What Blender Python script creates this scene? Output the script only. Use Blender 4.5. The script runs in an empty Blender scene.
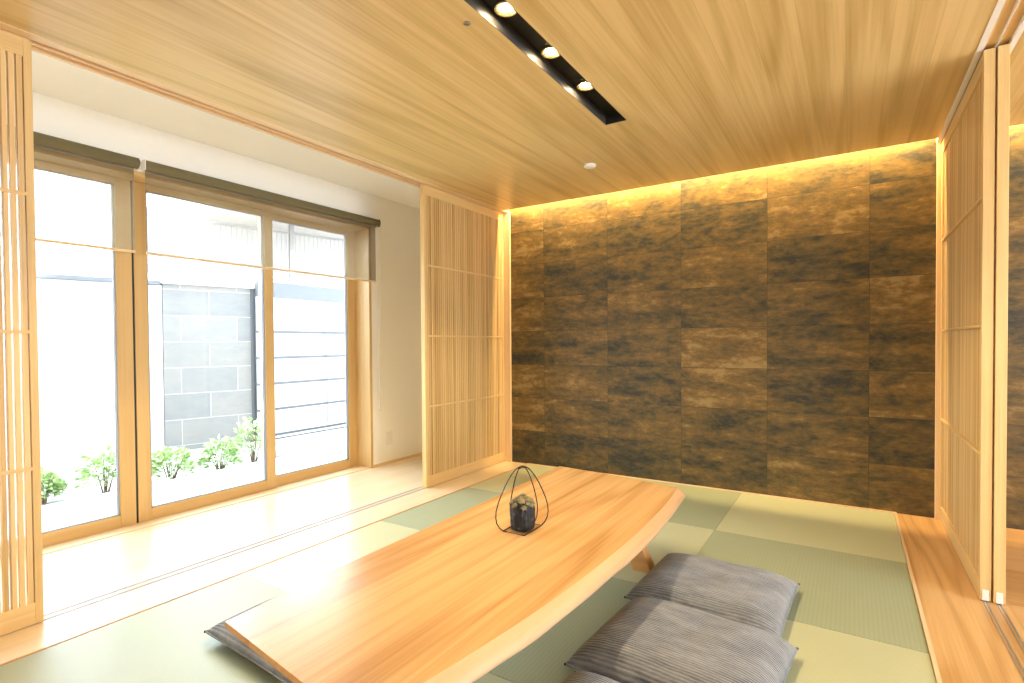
import bpy, bmesh, math, random
from mathutils import Vector, Matrix, noise
random.seed(7)
S = bpy.context.scene
C = S.collection
PI = math.pi

# ------------------------------------------------------------------ helpers
def new_bm():
    return bmesh.new()

def box(bm, x0, x1, y0, y1, z0, z1, bev=0.0):
    g = bmesh.ops.create_cube(bm, size=1.0)
    vs = g['verts']
    for v in vs:
        v.co = Vector(((x0 + x1) / 2 + v.co.x * (x1 - x0), (y0 + y1) / 2 + v.co.y * (y1 - y0), (z0 + z1) / 2 + v.co.z * (z1 - z0)))
    if bev > 0:
        es = list({e for v in vs for e in v.link_edges})
        bmesh.ops.bevel(bm, geom=es, offset=bev, segments=2, profile=0.5, affect='EDGES')
    return vs

def tube(bm, pts, r, seg=8, closed=False, cap=True):
    pts = [Vector(p) for p in pts]
    n = len(pts)
    rings = []
    prev = None
    for i, p in enumerate(pts):
        if closed:
            t = (pts[(i + 1) % n] - pts[i - 1]).normalized()
        else:
            t = (pts[min(i + 1, n - 1)] - pts[max(i - 1, 0)]).normalized()
        if prev is None:
            a = Vector((0, 0, 1)) if abs(t.z) < 0.9 else Vector((1, 0, 0))
            u = t.cross(a).normalized()
        else:
            u = (prev - t * prev.dot(t)).normalized()
        prev = u
        w = t.cross(u)
        rr = r[i] if isinstance(r, (list, tuple)) else r
        rings.append([bm.verts.new(p + (u * math.cos(k * 2 * PI / seg) + w * math.sin(k * 2 * PI / seg)) * rr) for k in range(seg)])
    m = n if closed else n - 1
    for i in range(m):
        a, b = rings[i], rings[(i + 1) % n]
        for k in range(seg):
            f = bm.faces.new((a[k], a[(k + 1) % seg], b[(k + 1) % seg], b[k])); f.smooth = True
    if cap and not closed:
        bm.faces.new(rings[0][::-1]); bm.faces.new(rings[-1])

def lathe(bm, prof, seg=32, centre=(0, 0, 0), cap0=True, cap1=True):
    cx, cy, cz = centre
    rings = []
    for r, z in prof:
        rings.append([bm.verts.new((cx + r * math.cos(k * 2 * PI / seg), cy + r * math.sin(k * 2 * PI / seg), cz + z)) for k in range(seg)])
    for a, b in zip(rings, rings[1:]):
        for k in range(seg):
            f = bm.faces.new((a[k], a[(k + 1) % seg], b[(k + 1) % seg], b[k])); f.smooth = True
    if cap0: bm.faces.new(rings[0][::-1])
    if cap1: bm.faces.new(rings[-1])

def obj(name, bm, mat, parent=None, loc=None, rotz=0.0):
    bmesh.ops.recalc_face_normals(bm, faces=bm.faces[:])
    me = bpy.data.meshes.new(name)
    bm.to_mesh(me); bm.free()
    if mat: me.materials.append(mat)
    o = bpy.data.objects.new(name, me)
    C.objects.link(o)
    if parent is not None: o.parent = parent
    if loc is not None: o.location = loc
    o.rotation_euler = (0, 0, rotz)
    return o

def tag(o, label, cat, group=None):
    o['label'] = label; o['category'] = cat
    if group: o['group'] = group
    return o

def thing(name, label, cat, loc=(0, 0, 0), rotz=0.0, group=None):
    o = bpy.data.objects.new(name, None); C.objects.link(o)
    o.location = loc; o.rotation_euler = (0, 0, rotz); o.empty_display_size = 0.1
    return tag(o, label, cat, group)

def struct(name, bm, mat, parent=None, label=None, cat=None):
    o = obj(name, bm, mat, parent)
    if parent is None:
        o['kind'] = 'structure'
        if label: o['label'] = label
        if cat: o['category'] = cat
    return o

# ------------------------------------------------------------------ materials
class NT:
    def __init__(s, name):
        s.m = bpy.data.materials.new(name); s.m.use_nodes = True
        s.t = s.m.node_tree; s.t.nodes.clear()
        s.out = s.n('ShaderNodeOutputMaterial')
        s.co = s.n('ShaderNodeTexCoord').outputs['Object']
    def n(s, typ, **kw):
        x = s.t.nodes.new(typ)
        for k, v in kw.items(): setattr(x, k, v)
        return x
    def l(s, a, b): s.t.links.new(a, b)
    def put(s, sock, v):
        if v is None: return
        if hasattr(v, 'is_linked') or isinstance(v, bpy.types.NodeSocket): s.l(v, sock)
        else: sock.default_value = v
    def math(s, op, a, b=None, c=None, clamp=False):
        x = s.n('ShaderNodeMath', operation=op); x.use_clamp = clamp
        s.put(x.inputs[0], a)
        if b is not None: s.put(x.inputs[1], b)
        if c is not None: s.put(x.inputs[2], c)
        return x.outputs[0]
    def sep(s, v):
        x = s.n('ShaderNodeSeparateXYZ'); s.l(v, x.inputs[0]); return x.outputs
    def comb(s, a, b, c):
        x = s.n('ShaderNodeCombineXYZ')
        for i, v in enumerate((a, b, c)): s.put(x.inputs[i], v)
        return x.outputs[0]
    def vscale(s, v, sc):
        x = s.n('ShaderNodeVectorMath', operation='MULTIPLY'); s.put(x.inputs[0], v); x.inputs[1].default_value = sc; return x.outputs[0]
    def vadd(s, a, b):
        x = s.n('ShaderNodeVectorMath', operation='ADD'); s.put(x.inputs[0], a); s.put(x.inputs[1], b); return x.outputs[0]
    def noise(s, v, scale=1.0, detail=2.0, rough=0.5, w=None, dist=0.0):
        x = s.n('ShaderNodeTexNoise')
        if w is not None:
            x.noise_dimensions = '4D'; s.put(x.inputs['W'], w)
        s.l(v, x.inputs['Vector']); x.inputs['Scale'].default_value = scale
        x.inputs['Detail'].default_value = detail; x.inputs['Roughness'].default_value = rough
        x.inputs['Distortion'].default_value = dist
        return x.outputs['Fac']
    def white(s, v):
        x = s.n('ShaderNodeTexWhiteNoise', noise_dimensions='3D'); s.l(v, x.inputs['Vector']); return x.outputs['Value']
    def ramp(s, f, stops):
        x = s.n('ShaderNodeValToRGB'); s.put(x.inputs[0], f)
        el = x.color_ramp.elements
        while len(el) < len(stops): el.new(0.5)
        for e, (p, c) in zip(el, stops):
            e.position = p; e.color = (*c, 1)
        return x.outputs[0]
    def mix(s, f, a, b, mode='MIX'):
        x = s.n('ShaderNodeMix', data_type='RGBA', blend_type=mode)
        s.put(x.inputs[0], f)
        for i, v in ((6, a), (7, b)):
            if isinstance(v, tuple): x.inputs[i].default_value = (*v, 1) if len(v) == 3 else v
            else: s.l(v, x.inputs[i])
        return x.outputs[2]
    def bump(s, h, strength=0.3, dist=0.01):
        x = s.n('ShaderNodeBump'); s.l(h, x.inputs['Height']); x.inputs['Strength'].default_value = strength
        x.inputs['Distance'].default_value = dist; return x.outputs[0]
    def principled(s, col, rough=0.5, metal=0.0, spec=0.5, normal=None, **kw):
        x = s.n('ShaderNodeBsdfPrincipled')
        if isinstance(col, tuple): x.inputs['Base Color'].default_value = (*col, 1)
        else: s.l(col, x.inputs['Base Color'])
        s.put(x.inputs['Roughness'], rough); x.inputs['Metallic'].default_value = metal
        x.inputs['Specular IOR Level'].default_value = spec
        if normal is not None: s.l(normal, x.inputs['Normal'])
        for k, v in kw.items(): s.put(x.inputs[k], v)
        s.l(x.outputs[0], s.out.inputs[0])
        return s.m

def m_plain(name, col, rough=0.5, metal=0.0, spec=0.5, var=0.04, vs=8.0):
    k = NT(name)
    f = k.noise(k.co, vs, 3)
    c = k.mix(f, tuple(max(0, v * (1 - var)) for v in col), tuple(min(1, v * (1 + var)) for v in col))
    return k.principled(c, rough, metal, spec)

def m_wood(name, light, dark, along='Y', plank=0.0, length=0.0, rough=0.45, spec=0.4, rings=26.0, scale=1.0, planks_var=0.25, gap=0.0, coat=0.0, ringamt=0.55, across='X', streak=1.0, poff=0.0):
    """grain figure = contour bands of a long noise, so it runs along one axis and closes into cathedrals"""
    k = NT(name)
    x, y, z = k.sep(k.co)
    ax = {'X': x, 'Y': y, 'Z': z}
    a = ax[along]
    others = [c for c in 'XYZ' if c != along]
    if across in others:
        others.remove(across); b, c = ax[across], ax[others[0]]
    else:
        b, c = ax[others[0]], ax[others[1]]
    w = 0.0
    rnd = None
    if plank > 0:
        pid = k.math('FLOOR', k.math('DIVIDE', k.math('ADD', b, poff), plank))
        if length > 0:
            off = k.math('MULTIPLY', k.white(k.comb(pid, 3.3, 1.7)), length)
            lid = k.math('FLOOR', k.math('DIVIDE', k.math('ADD', a, off), length))
        else:
            lid = 0.0
        rnd = k.white(k.comb(pid, lid, 0.5))
        w = k.math('MULTIPLY', rnd, 37.0)
    v = k.comb(k.math('MULTIPLY', b, 3.2 * scale), k.math('MULTIPLY', a, 0.24 * scale), k.math('MULTIPLY', c, 3.2 * scale))
    n1 = k.noise(v, 1.0, 2.0, 0.45, w=w)
    g = k.math('ADD', 0.5, k.math('MULTIPLY', 0.5, k.math('SINE', k.math('MULTIPLY', n1, rings))))
    g = k.math('POWER', g, 2.2)
    v2 = k.comb(k.math('MULTIPLY', b, 95.0 * scale), k.math('MULTIPLY', a, 1.8 * scale), k.math('MULTIPLY', c, 95.0 * scale))
    n2 = k.noise(v2, 1.0, 3.0, 0.6, w=w)
    v3 = k.comb(k.math('MULTIPLY', b, 9.0 * scale), k.math('MULTIPLY', a, 0.6 * scale), k.math('MULTIPLY', c, 9.0 * scale))
    n3 = k.noise(v3, 1.0, 2.0, 0.5, w=w)
    f = k.math('ADD', k.math('MULTIPLY', g, ringamt), k.math('MULTIPLY', k.math('SUBTRACT', n2, 0.22), 0.9))
    f = k.math('ADD', f, k.math('MULTIPLY', k.math('SUBTRACT', n3, 0.5), 0.9 * streak))
    v4 = k.comb(k.math('MULTIPLY', b, 38.0 * scale), k.math('MULTIPLY', a, 0.9 * scale), k.math('MULTIPLY', c, 38.0 * scale))
    f = k.math('ADD', f, k.math('MULTIPLY', k.math('SUBTRACT', k.noise(v4, 1.0, 3.0, 0.6, w=w), 0.5), 1.1 * streak))
    if rnd is not None:
        f = k.math('ADD', f, k.math('MULTIPLY', k.math('SUBTRACT', rnd, 0.5), planks_var * 2))
    f = k.math('SUBTRACT', f, 0.12, clamp=True)
    col = k.mix(f, light, dark)
    h = k.math('MULTIPLY', n2, 0.5)
    if gap > 0 and plank > 0:
        fr = k.math('FRACT', k.math('DIVIDE', b, plank))
        e = k.math('MINIMUM', fr, k.math('SUBTRACT', 1.0, fr))
        ge = k.math('LESS_THAN', e, gap / plank)
        if length > 0:
            fl = k.math('FRACT', k.math('DIVIDE', k.math('ADD', a, off), length))
            ge = k.math('MAXIMUM', ge, k.math('LESS_THAN', fl, gap / length * 1.5))
        col = k.mix(k.math('MULTIPLY', ge, 0.45), col, tuple(v * 0.45 for v in dark))
    nrm = k.bump(h, 0.12, 0.003)
    return k.principled(col, rough, 0, spec, nrm, **({'Coat Weight': coat, 'Coat Roughness': 0.12} if coat else {}))

def m_emit(name, col, strength):
    k = NT(name); e = k.n('ShaderNodeEmission'); e.inputs[0].default_value = (*col, 1); e.inputs[1].default_value = strength
    k.l(e.outputs[0], k.out.inputs[0]); return k.m

def m_glass(name):
    k = NT(name)
    tr = k.n('ShaderNodeBsdfTransparent'); tr.inputs[0].default_value = (0.97, 0.985, 0.985, 1)
    gl = k.n('ShaderNodeBsdfGlossy'); gl.inputs['Roughness'].default_value = 0.02
    fr = k.n('ShaderNodeFresnel'); fr.inputs[0].default_value = 1.35
    mx = k.n('ShaderNodeMixShader')
    k.l(k.math('MULTIPLY', fr.outputs[0], 0.7), mx.inputs[0]); k.l(tr.outputs[0], mx.inputs[1]); k.l(gl.outputs[0], mx.inputs[2])
    k.l(mx.outputs[0], k.out.inputs[0]); return k.m

def m_scrim(name, col, clear):
    """thin open-weave blind cloth: part of the light goes straight through the holes"""
    k = NT(name)
    tr = k.n('ShaderNodeBsdfTransparent'); tr.inputs[0].default_value = (1, 1, 1, 1)
    d = k.n('ShaderNodeBsdfDiffuse'); d.inputs[0].default_value = (*col, 1)
    tl = k.n('ShaderNodeBsdfTranslucent'); tl.inputs[0].default_value = (*col, 1)
    a = k.n('ShaderNodeMixShader'); a.inputs[0].default_value = 0.5
    k.l(d.outputs[0], a.inputs[1]); k.l(tl.outputs[0], a.inputs[2])
    mx = k.n('ShaderNodeMixShader'); mx.inputs[0].default_value = 1 - clear
    k.l(tr.outputs[0], mx.inputs[1]); k.l(a.outputs[0], mx.inputs[2])
    k.l(mx.outputs[0], k.out.inputs[0]); return k.m

def m_tiles(name, tw, th, x0, z0, stagger, cols, grout, gw, rough, spec, mottle=1.0, metal=0.0):
    """large-format tiles on an X-Z wall; every tile its own tone and its own cloudy oxide figure"""
    k = NT(name)
    x, y, z = k.sep(k.co)
    v = k.math('DIVIDE', k.math('SUBTRACT', z, z0), th)
    row = k.math('FLOOR', v)
    u = k.math('DIVIDE', k.math('SUBTRACT', x, x0), tw)
    if stagger:
        u = k.math('ADD', u, k.math('MULTIPLY', k.math('MODULO', k.math('ABSOLUTE', row), 2.0), 0.5))
    col = k.math('FLOOR', u)
    rnd = k.white(k.comb(col, row, 0.37)); rnd2 = k.white(k.comb(col, row, 5.91))
    w = k.math('MULTIPLY', rnd, 53.0)
    c = k.comb(k.math('MULTIPLY', x, 3.0), k.math('MULTIPLY', z, 8.0), 0.0)
    n1 = k.noise(c, 1.0, 5.0, 0.62, w=w, dist=0.6)
    c2 = k.comb(k.math('MULTIPLY', x, 16.0), k.math('MULTIPLY', z, 34.0), 0.0)
    n2 = k.noise(c2, 1.0, 5.0, 0.7, w=w)
    c3 = k.comb(k.math('MULTIPLY', x, 1.6), k.math('MULTIPLY', z, 12.0), 0.0)
    n3 = k.noise(c3, 1.0, 3.0, 0.5, w=k.math('ADD', w, 9.0))
    f = k.math('ADD', k.math('MULTIPLY', k.math('SUBTRACT', n1, 0.5), 1.5 * mottle), k.math('MULTIPLY', k.math('SUBTRACT', n2, 0.5), 1.25 * mottle))
    f = k.math('ADD', f, k.math('MULTIPLY', k.math('SUBTRACT', n3, 0.5), 0.7 * mottle))
    f = k.math('ADD', f, k.math('MULTIPLY', k.math('SUBTRACT', rnd2, 0.5), 0.42))
    f = k.math('ADD', f, 0.5, clamp=True)
    colr = k.ramp(f, cols)
    fu = k.math('FRACT', u); fv = k.math('FRACT', v)
    eu = k.math('MULTIPLY', k.math('MINIMUM', fu, k.math('SUBTRACT', 1.0, fu)), tw)
    ev = k.math('MULTIPLY', k.math('MINIMUM', fv, k.math('SUBTRACT', 1.0, fv)), th)
    e = k.math('LESS_THAN', k.math('MINIMUM', eu, ev), gw)
    colr = k.mix(e, colr, grout)
    h = k.math('SUBTRACT', k.math('MULTIPLY', n2, 0.3), e)
    ro = k.math('ADD', rough - 0.08, k.math('MULTIPLY', n2, 0.2))
    return k.principled(colr, ro, metal, spec, k.bump(h, 0.25, 0.003))

def m_tatami(name, a, b, ribs, rough, spec):
    """woven rush: fine ribs along one axis, slow colour drift across the mat"""
    k = NT(name)
    x, y, z = k.sep(k.co)
    r = x if ribs == 'X' else y          # ribs repeat along this axis
    o = y if ribs == 'X' else x
    s = k.math('SINE', k.math('MULTIPLY', r, 2 * PI / 0.0155))
    t = k.math('SINE', k.math('MULTIPLY', o, 2 * PI / 0.004))
    n = k.noise(k.vscale(k.co, (60.0 if ribs == 'Y' else 400.0, 400.0 if ribs == 'Y' else 60.0, 1.0)), 1.0, 3.0, 0.6)
    n2 = k.noise(k.co, 5.0, 2.0)
    f = k.math('ADD', k.math('MULTIPLY', n, 0.5), k.math('MULTIPLY', n2, 0.3))
    f = k.math('ADD', f, k.math('MULTIPLY', s, 0.16), clamp=True)
    col = k.mix(f, a, b)
    h = k.math('ADD', s, k.math('MULTIPLY', t, 0.15))
    return k.principled(col, rough, 0, spec, k.bump(h, 0.06, 0.002))

def m_cord(name, dark, light, pitch=0.011):
    """ribbed slubby cushion cloth: ribs run along local X and repeat along local Y"""
    k = NT(name)
    x, y, z = k.sep(k.co)
    jit = k.noise(k.vscale(k.co, (3.0, 25.0, 3.0)), 1.0, 2.0)
    ph = k.math('ADD', k.math('MULTIPLY', y, 2 * PI / pitch), k.math('MULTIPLY', jit, 2.2))
    s = k.math('ADD', 0.5, k.math('MULTIPLY', 0.5, k.math('SINE', ph)))
    n = k.noise(k.vscale(k.co, (45.0, 260.0, 45.0)), 1.0, 3.0, 0.7)
    n2 = k.noise(k.vscale(k.co, (7.0, 22.0, 7.0)), 1.0, 3.0, 0.6)
    f = k.math('ADD', k.math('MULTIPLY', s, 0.30), k.math('MULTIPLY', n, 0.72))
    f = k.math('ADD', f, k.math('MULTIPLY', k.math('SUBTRACT', n2, 0.5), 1.1))
    f = k.math('SUBTRACT', f, 0.03, clamp=True)
    col = k.mix(f, dark, light)
    return k.principled(col, 0.85, 0, 0.2, k.bump(k.math('ADD', s, k.math('MULTIPLY', n, 0.6)), 0.55, 0.004), **{'Sheen Weight': 0.35, 'Sheen Roughness': 0.5})

W_CEIL = m_wood('ceiling ash planks', (0.68, 0.51, 0.235), (0.43, 0.285, 0.092), 'Y', plank=0.152, length=0, rough=0.38, spec=0.4, rings=40, gap=0.0006, planks_var=0.08, streak=1.1, ringamt=0.4)
W_DOOR = m_wood('hinoki lattice', (0.70, 0.495, 0.22), (0.54, 0.345, 0.125), 'Z', rough=0.5, spec=0.35, rings=20, scale=2.0, ringamt=0.35)
W_SLAT = m_wood('hinoki slats', (0.71, 0.50, 0.23), (0.46, 0.275, 0.092), 'Z', plank=0.0242, rough=0.5, spec=0.35, rings=16, scale=2.0, ringamt=0.2, across='Y', planks_var=0.5)
W_DOORH = m_wood('hinoki rail', (0.70, 0.495, 0.22), (0.54, 0.345, 0.125), 'Y', rough=0.5, spec=0.35, rings=20, scale=2.0, ringamt=0.35)
W_TRIM = m_wood('pale lintel wood', (0.76, 0.58, 0.36), (0.64, 0.45, 0.25), 'Y', rough=0.45, spec=0.4, rings=18, ringamt=0.3)
W_POST = m_wood('pale post wood', (0.76, 0.56, 0.32), (0.64, 0.44, 0.23), 'Z', rough=0.45, spec=0.4, rings=18, ringamt=0.3)
W_FLOOR = m_wood('veranda maple boards', (0.84, 0.71, 0.50), (0.74, 0.58, 0.37), 'Y', plank=0.15, length=1.8, rough=0.3, spec=0.7, coat=0.6, rings=16, gap=0.0008, ringamt=0.3, planks_var=0.10)
W_STRIP = m_wood('border board oak', (0.68, 0.44, 0.20), (0.43, 0.225, 0.07), 'Y', rough=0.33, spec=0.45, rings=50, ringamt=0.5, scale=1.2, streak=0.5)
W_FLOOR2 = m_wood('next room boards', (0.60, 0.37, 0.17), (0.43, 0.235, 0.09), 'X', plank=0.15, length=1.8, rough=0.35, spec=0.45, rings=24, gap=0.0008, across='Y')
W_TABLE = m_wood('table slab wood', (0.64, 0.40, 0.17), (0.39, 0.19, 0.055), 'Y', rough=0.27, spec=0.7, rings=46, scale=1.1, ringamt=0.5, streak=0.95)
W_EDGE = m_wood('table live edge wood', (0.66, 0.42, 0.235), (0.52, 0.30, 0.145), 'Y', rough=0.4, spec=0.4, rings=30, ringamt=0.35)
W_LEG = m_wood('table leg wood', (0.66, 0.37, 0.14), (0.48, 0.23, 0.07), 'X', rough=0.4, spec=0.4, rings=26)
W_WIN = m_wood('window frame wood', (0.60, 0.40, 0.17), (0.49, 0.31, 0.115), 'Z', rough=0.4, spec=0.4, rings=14, ringamt=0.25)
W_WINH = m_wood('window rail wood', (0.60, 0.40, 0.17), (0.49, 0.31, 0.115), 'Y', rough=0.4, spec=0.4, rings=14, ringamt=0.25)
PLASTER = m_plain('white wall paper', (0.85, 0.84, 0.80), 0.8, 0, 0.2, 0.015, 30)
PLASTER2 = m_plain('white veranda ceiling paper', (0.87, 0.86, 0.82), 0.8, 0, 0.2, 0.012, 30)
TILE = m_tiles('oxidised metal wall tile', 0.6, 0.3, 0.0, 0.003, False,
               [(0.0, (0.030, 0.031, 0.027)), (0.30, (0.072, 0.056, 0.027)), (0.55, (0.122, 0.083, 0.031)), (0.8, (0.175, 0.108, 0.035)), (1.0, (0.25, 0.175, 0.07))],
               (0.035, 0.028, 0.02), 0.0011, 0.45, 0.28, mottle=1.35)
GTILE = m_tiles('garden wall slate tile', 0.6, 0.3, 0.14, 1.44, True,
                [(0.0, (0.125, 0.128, 0.132)), (0.5, (0.165, 0.157, 0.148)), (1.0, (0.21, 0.182, 0.16))], (0.31, 0.31, 0.31), 0.0035, 0.6, 0.3, mottle=0.6)
TAT_A = m_tatami('rush mat bright sheen', (0.46, 0.50, 0.315), (0.57, 0.60, 0.40), 'Y', 0.30, 0.6)  # same rush as the turned mats; brighter sheen put into a paler colour
TAT_B = m_tatami('rush mat turned dull sheen', (0.30, 0.355, 0.23), (0.39, 0.44, 0.305), 'X', 0.42, 0.5)  # weaker sheen of the turned weave put into a darker colour
CUSH = m_cord('slate rib cloth', (0.024, 0.032, 0.046), (0.31, 0.325, 0.35))
BLACK = m_plain('black painted steel', (0.018, 0.018, 0.017), 0.45, 0, 0.4)
SIDEP = m_plain('dark satin side plate', (0.05, 0.048, 0.045), 0.4)
IRON = m_plain('dark bronze wire', (0.035, 0.025, 0.022), 0.4, 0.6, 0.5)
BLINDROLL = m_plain('rolled olive brown blind cloth', (0.15, 0.125, 0.065), 0.75, 0, 0.2)
SCRIM = m_scrim('open weave blind cloth', (0.34, 0.28, 0.18), 0.66)
WHITEP = m_plain('white plastic', (0.78, 0.76, 0.72), 0.4)
ALU = m_plain('brushed aluminium track', (0.55, 0.56, 0.58), 0.3, 0.8)
TRACKL = m_plain('pale lavender track strip', (0.42, 0.40, 0.42), 0.5)
GREYG = m_plain('grey gasket', (0.30, 0.31, 0.34), 0.6)
BRASS = m_plain('warm reflector metal', (0.78, 0.62, 0.34), 0.25, 0.9)
GLASS = m_glass('window glass')
WHITEWALL = m_plain('pale outer wall', (0.46, 0.46, 0.455), 0.8, 0, 0.2)
GRAVEL = m_plain('pale gravel', (0.42, 0.42, 0.41), 0.9, 0, 0.1, 0.10, 60)
CONC = m_plain('pale terrace concrete', (0.50, 0.50, 0.495), 0.8, 0, 0.2)
DKMET = m_plain('dark fence metal', (0.078, 0.080, 0.086), 0.5, 0.2)
FENCEW = m_plain('pale fence board', (0.40, 0.40, 0.40), 0.6)
HOUSEW = m_plain('pale house render', (0.36, 0.36, 0.365), 0.8)
HOUSEG = m_plain('grey house metal', (0.10, 0.104, 0.115), 0.6)
SOIL = m_plain('garden soil', (0.22, 0.19, 0.16), 0.9, 0, 0.1, 0.3, 40)

H = 2.30          # timber ceiling height
HV = 2.42         # white veranda ceiling height

# ------------------------------------------------------------------ room shell
XW = -1.285       # window wall, room face
# brown tiled wall (runs on behind the right hand screens into the next room)
bm = new_bm(); box(bm, -1.285, 6.4, 0.0, 0.12, -0.1, 2.62); struct('wall_back', bm, TILE)
# veranda end: plain plaster lining in front of the tiled wall
bm = new_bm(); box(bm, XW, -0.50, -0.03, 0.0, 0.0, HV); struct('wall_veranda', bm, PLASTER)
# window wall with its opening
WY0, WY1, WZ1 = -5.0, -0.855, 2.115
bm = new_bm()
box(bm, XW - 0.20, XW, WY1, 0.12, -0.1, 2.62)
box(bm, XW - 0.20, XW, -5.6, WY0, -0.1, 2.62)
box(bm, XW - 0.20, XW, WY0, WY1, WZ1, 2.62)
struct('wall_left', bm, PLASTER)
# floors
bm = new_bm(); box(bm, XW - 0.20, -0.178, -5.6, 0.0, -0.1, 0.0)
struct('floor', bm, W_FLOOR)
bm = new_bm(); box(bm, -0.20, 2.56, -5.6, 0.0, -0.1, -0.03); struct('floor_base', bm, W_FLOOR2)
bm = new_bm(); box(bm, 2.535, 2.86, -5.6, 0.0, -0.1, 0.0); struct('floor_border', bm, W_STRIP)
bm = new_bm(); box(bm, 2.86, 6.4, -5.6, 0.0, -0.1, 0.0); struct('floor_right', bm, W_FLOOR2)
bm = new_bm(); box(bm, -0.20, 2.535, -5.6, -4.512, -0.05, 0.0); struct('floor_front', bm, W_FLOOR2)
# thin pale edging between mats, boards and tiled wall
bm = new_bm(); box(bm, -0.178, 2.548, -0.012, 0.0, -0.02, 0.006, 0.001); struct('baseboard_back', bm, W_TRIM)
bm = new_bm(); box(bm, 2.535, 2.549, -4.512, -0.012, -0.02, 0.004, 0.001); struct('trim_1', bm, W_TRIM)
bm = new_bm(); box(bm, -0.178, -0.167, -4.512, -0.012, -0.02, 0.002, 0.001); struct('trim_2', bm, W_LEG)
# ceilings: the timber one has a slot for the downlights and stops short of the tiled wall
SX0, SX1, SY0, SY1 = 1.150, 1.272, -3.22, -1.36
bm = new_bm()
CE = -0.09
box(bm, -0.36, SX0, -5.6, CE, H, H + 0.03)
box(bm, SX1, 2.735, -5.6, CE, H, H + 0.03)
box(bm, SX0, SX1, -5.6, SY0, H, H + 0.03)
box(bm, SX0, SX1, SY1, CE, H, H + 0.03)
struct('ceiling', bm, W_CEIL)
bm = new_bm(); box(bm, 2.86, 6.4, -5.6, CE, H, H + 0.03); struct('ceiling_right', bm, W_CEIL)
bm = new_bm(); box(bm, XW, -0.50, -5.6, 0.0, HV, HV + 0.03); struct('ceiling_veranda', bm, PLASTER2)
bm = new_bm(); box(bm, XW - 0.2, 6.55, -5.72, 0.12, 2.62, 2.70); struct('roof_slab', bm, PLASTER2)
# unseen storey added on top to shade the garden from the sun
bm = new_bm(); box(bm, XW - 0.2, 6.4, -9.0, 3.0, 2.70, 5.6); struct('shade_storey', bm, WHITEWALL)
# lintels with the sliding tracks
bm = new_bm()
box(bm, -0.510, -0.360, -5.6, 0.0, H + 0.012, HV + 0.02)
for x0, x1 in ((-0.409, -0.360), (-0.4535, -0.449), (-0.510, -0.493)):
    box(bm, x0, x1, -5.6, 0.0, H - 0.003, H + 0.02, 0.001)
struct('trim_3', bm, W_TRIM)
bm = new_bm()
box(bm, 2.735, 2.86, -5.6, 0.0, H + 0.012, HV + 0.02)
struct('trim_4', bm, W_DOORH)
bm = new_bm()
for x0, x1 in ((2.735, 2.7585), (2.7985, 2.8015), (2.8415, 2.862)):
    box(bm, x0, x1, -5.6, 0.0, H - 0.003, H + 0.02, 0.001)
struct('trim_5', bm, WHITEP)
# jamb posts against the tiled wall
bm = new_bm(); box(bm, -0.505, -0.345, -0.022, 0.0, 0.0, H, 0.002); struct('trim_6', bm, W_POST)
bm = new_bm(); box(bm, 2.738, 2.86, -0.022, 0.0, 0.0, H, 0.002); struct('trim_7', bm, W_POST)
# floor tracks
for i, (xa, m) in enumerate(((2.779, ALU), (2.822, ALU), (-0.429, TRACKL), (-0.473, TRACKL))):
    bm = new_bm()
    box(bm, xa - 0.008, xa - 0.003, -4.5, -0.045, -0.004, 0.0022)
    box(bm, xa + 0.003, xa + 0.008, -4.5, -0.045, -0.004, 0.0022)
    struct('trim_%d' % (8 + i), bm, m)
# slim wooden skirting along the window wall
bm = new_bm(); box(bm, XW, XW + 0.008, WY1 + 0.01, -0.03, 0.0, 0.022, 0.001); struct('baseboard_left', bm, W_TRIM)
# walls behind the photographer and the far wall of the next room with its window
FX0, FX1 = 4.4, 5.4  # opening for the added window that brightens the room
bm = new_bm()
box(bm, XW - 0.2, FX0, -5.72, -5.6, -0.1, 2.62); box(bm, FX1, 6.4, -5.72, -5.6, -0.1, 2.62)
box(bm, FX0, FX1, -5.72, -5.6, -0.1, 0.05); box(bm, FX0, FX1, -5.72, -5.6, 2.2, 2.62)
struct('wall_front', bm, PLASTER)
RX = 6.4; RY0, RY1, RZ0, RZ1 = -4.6, -0.9, 0.05, 2.2
bm = new_bm()
box(bm, RX, RX + 0.15, RY1, 0.12, -0.1, 2.62); box(bm, RX, RX + 0.15, -5.72, RY0, -0.1, 2.62)
box(bm, RX, RX + 0.15, RY0, RY1, -0.1, RZ0); box(bm, RX, RX + 0.15, RY0, RY1, RZ1, 2.62)
struct('wall_right', bm, PLASTER)

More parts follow.
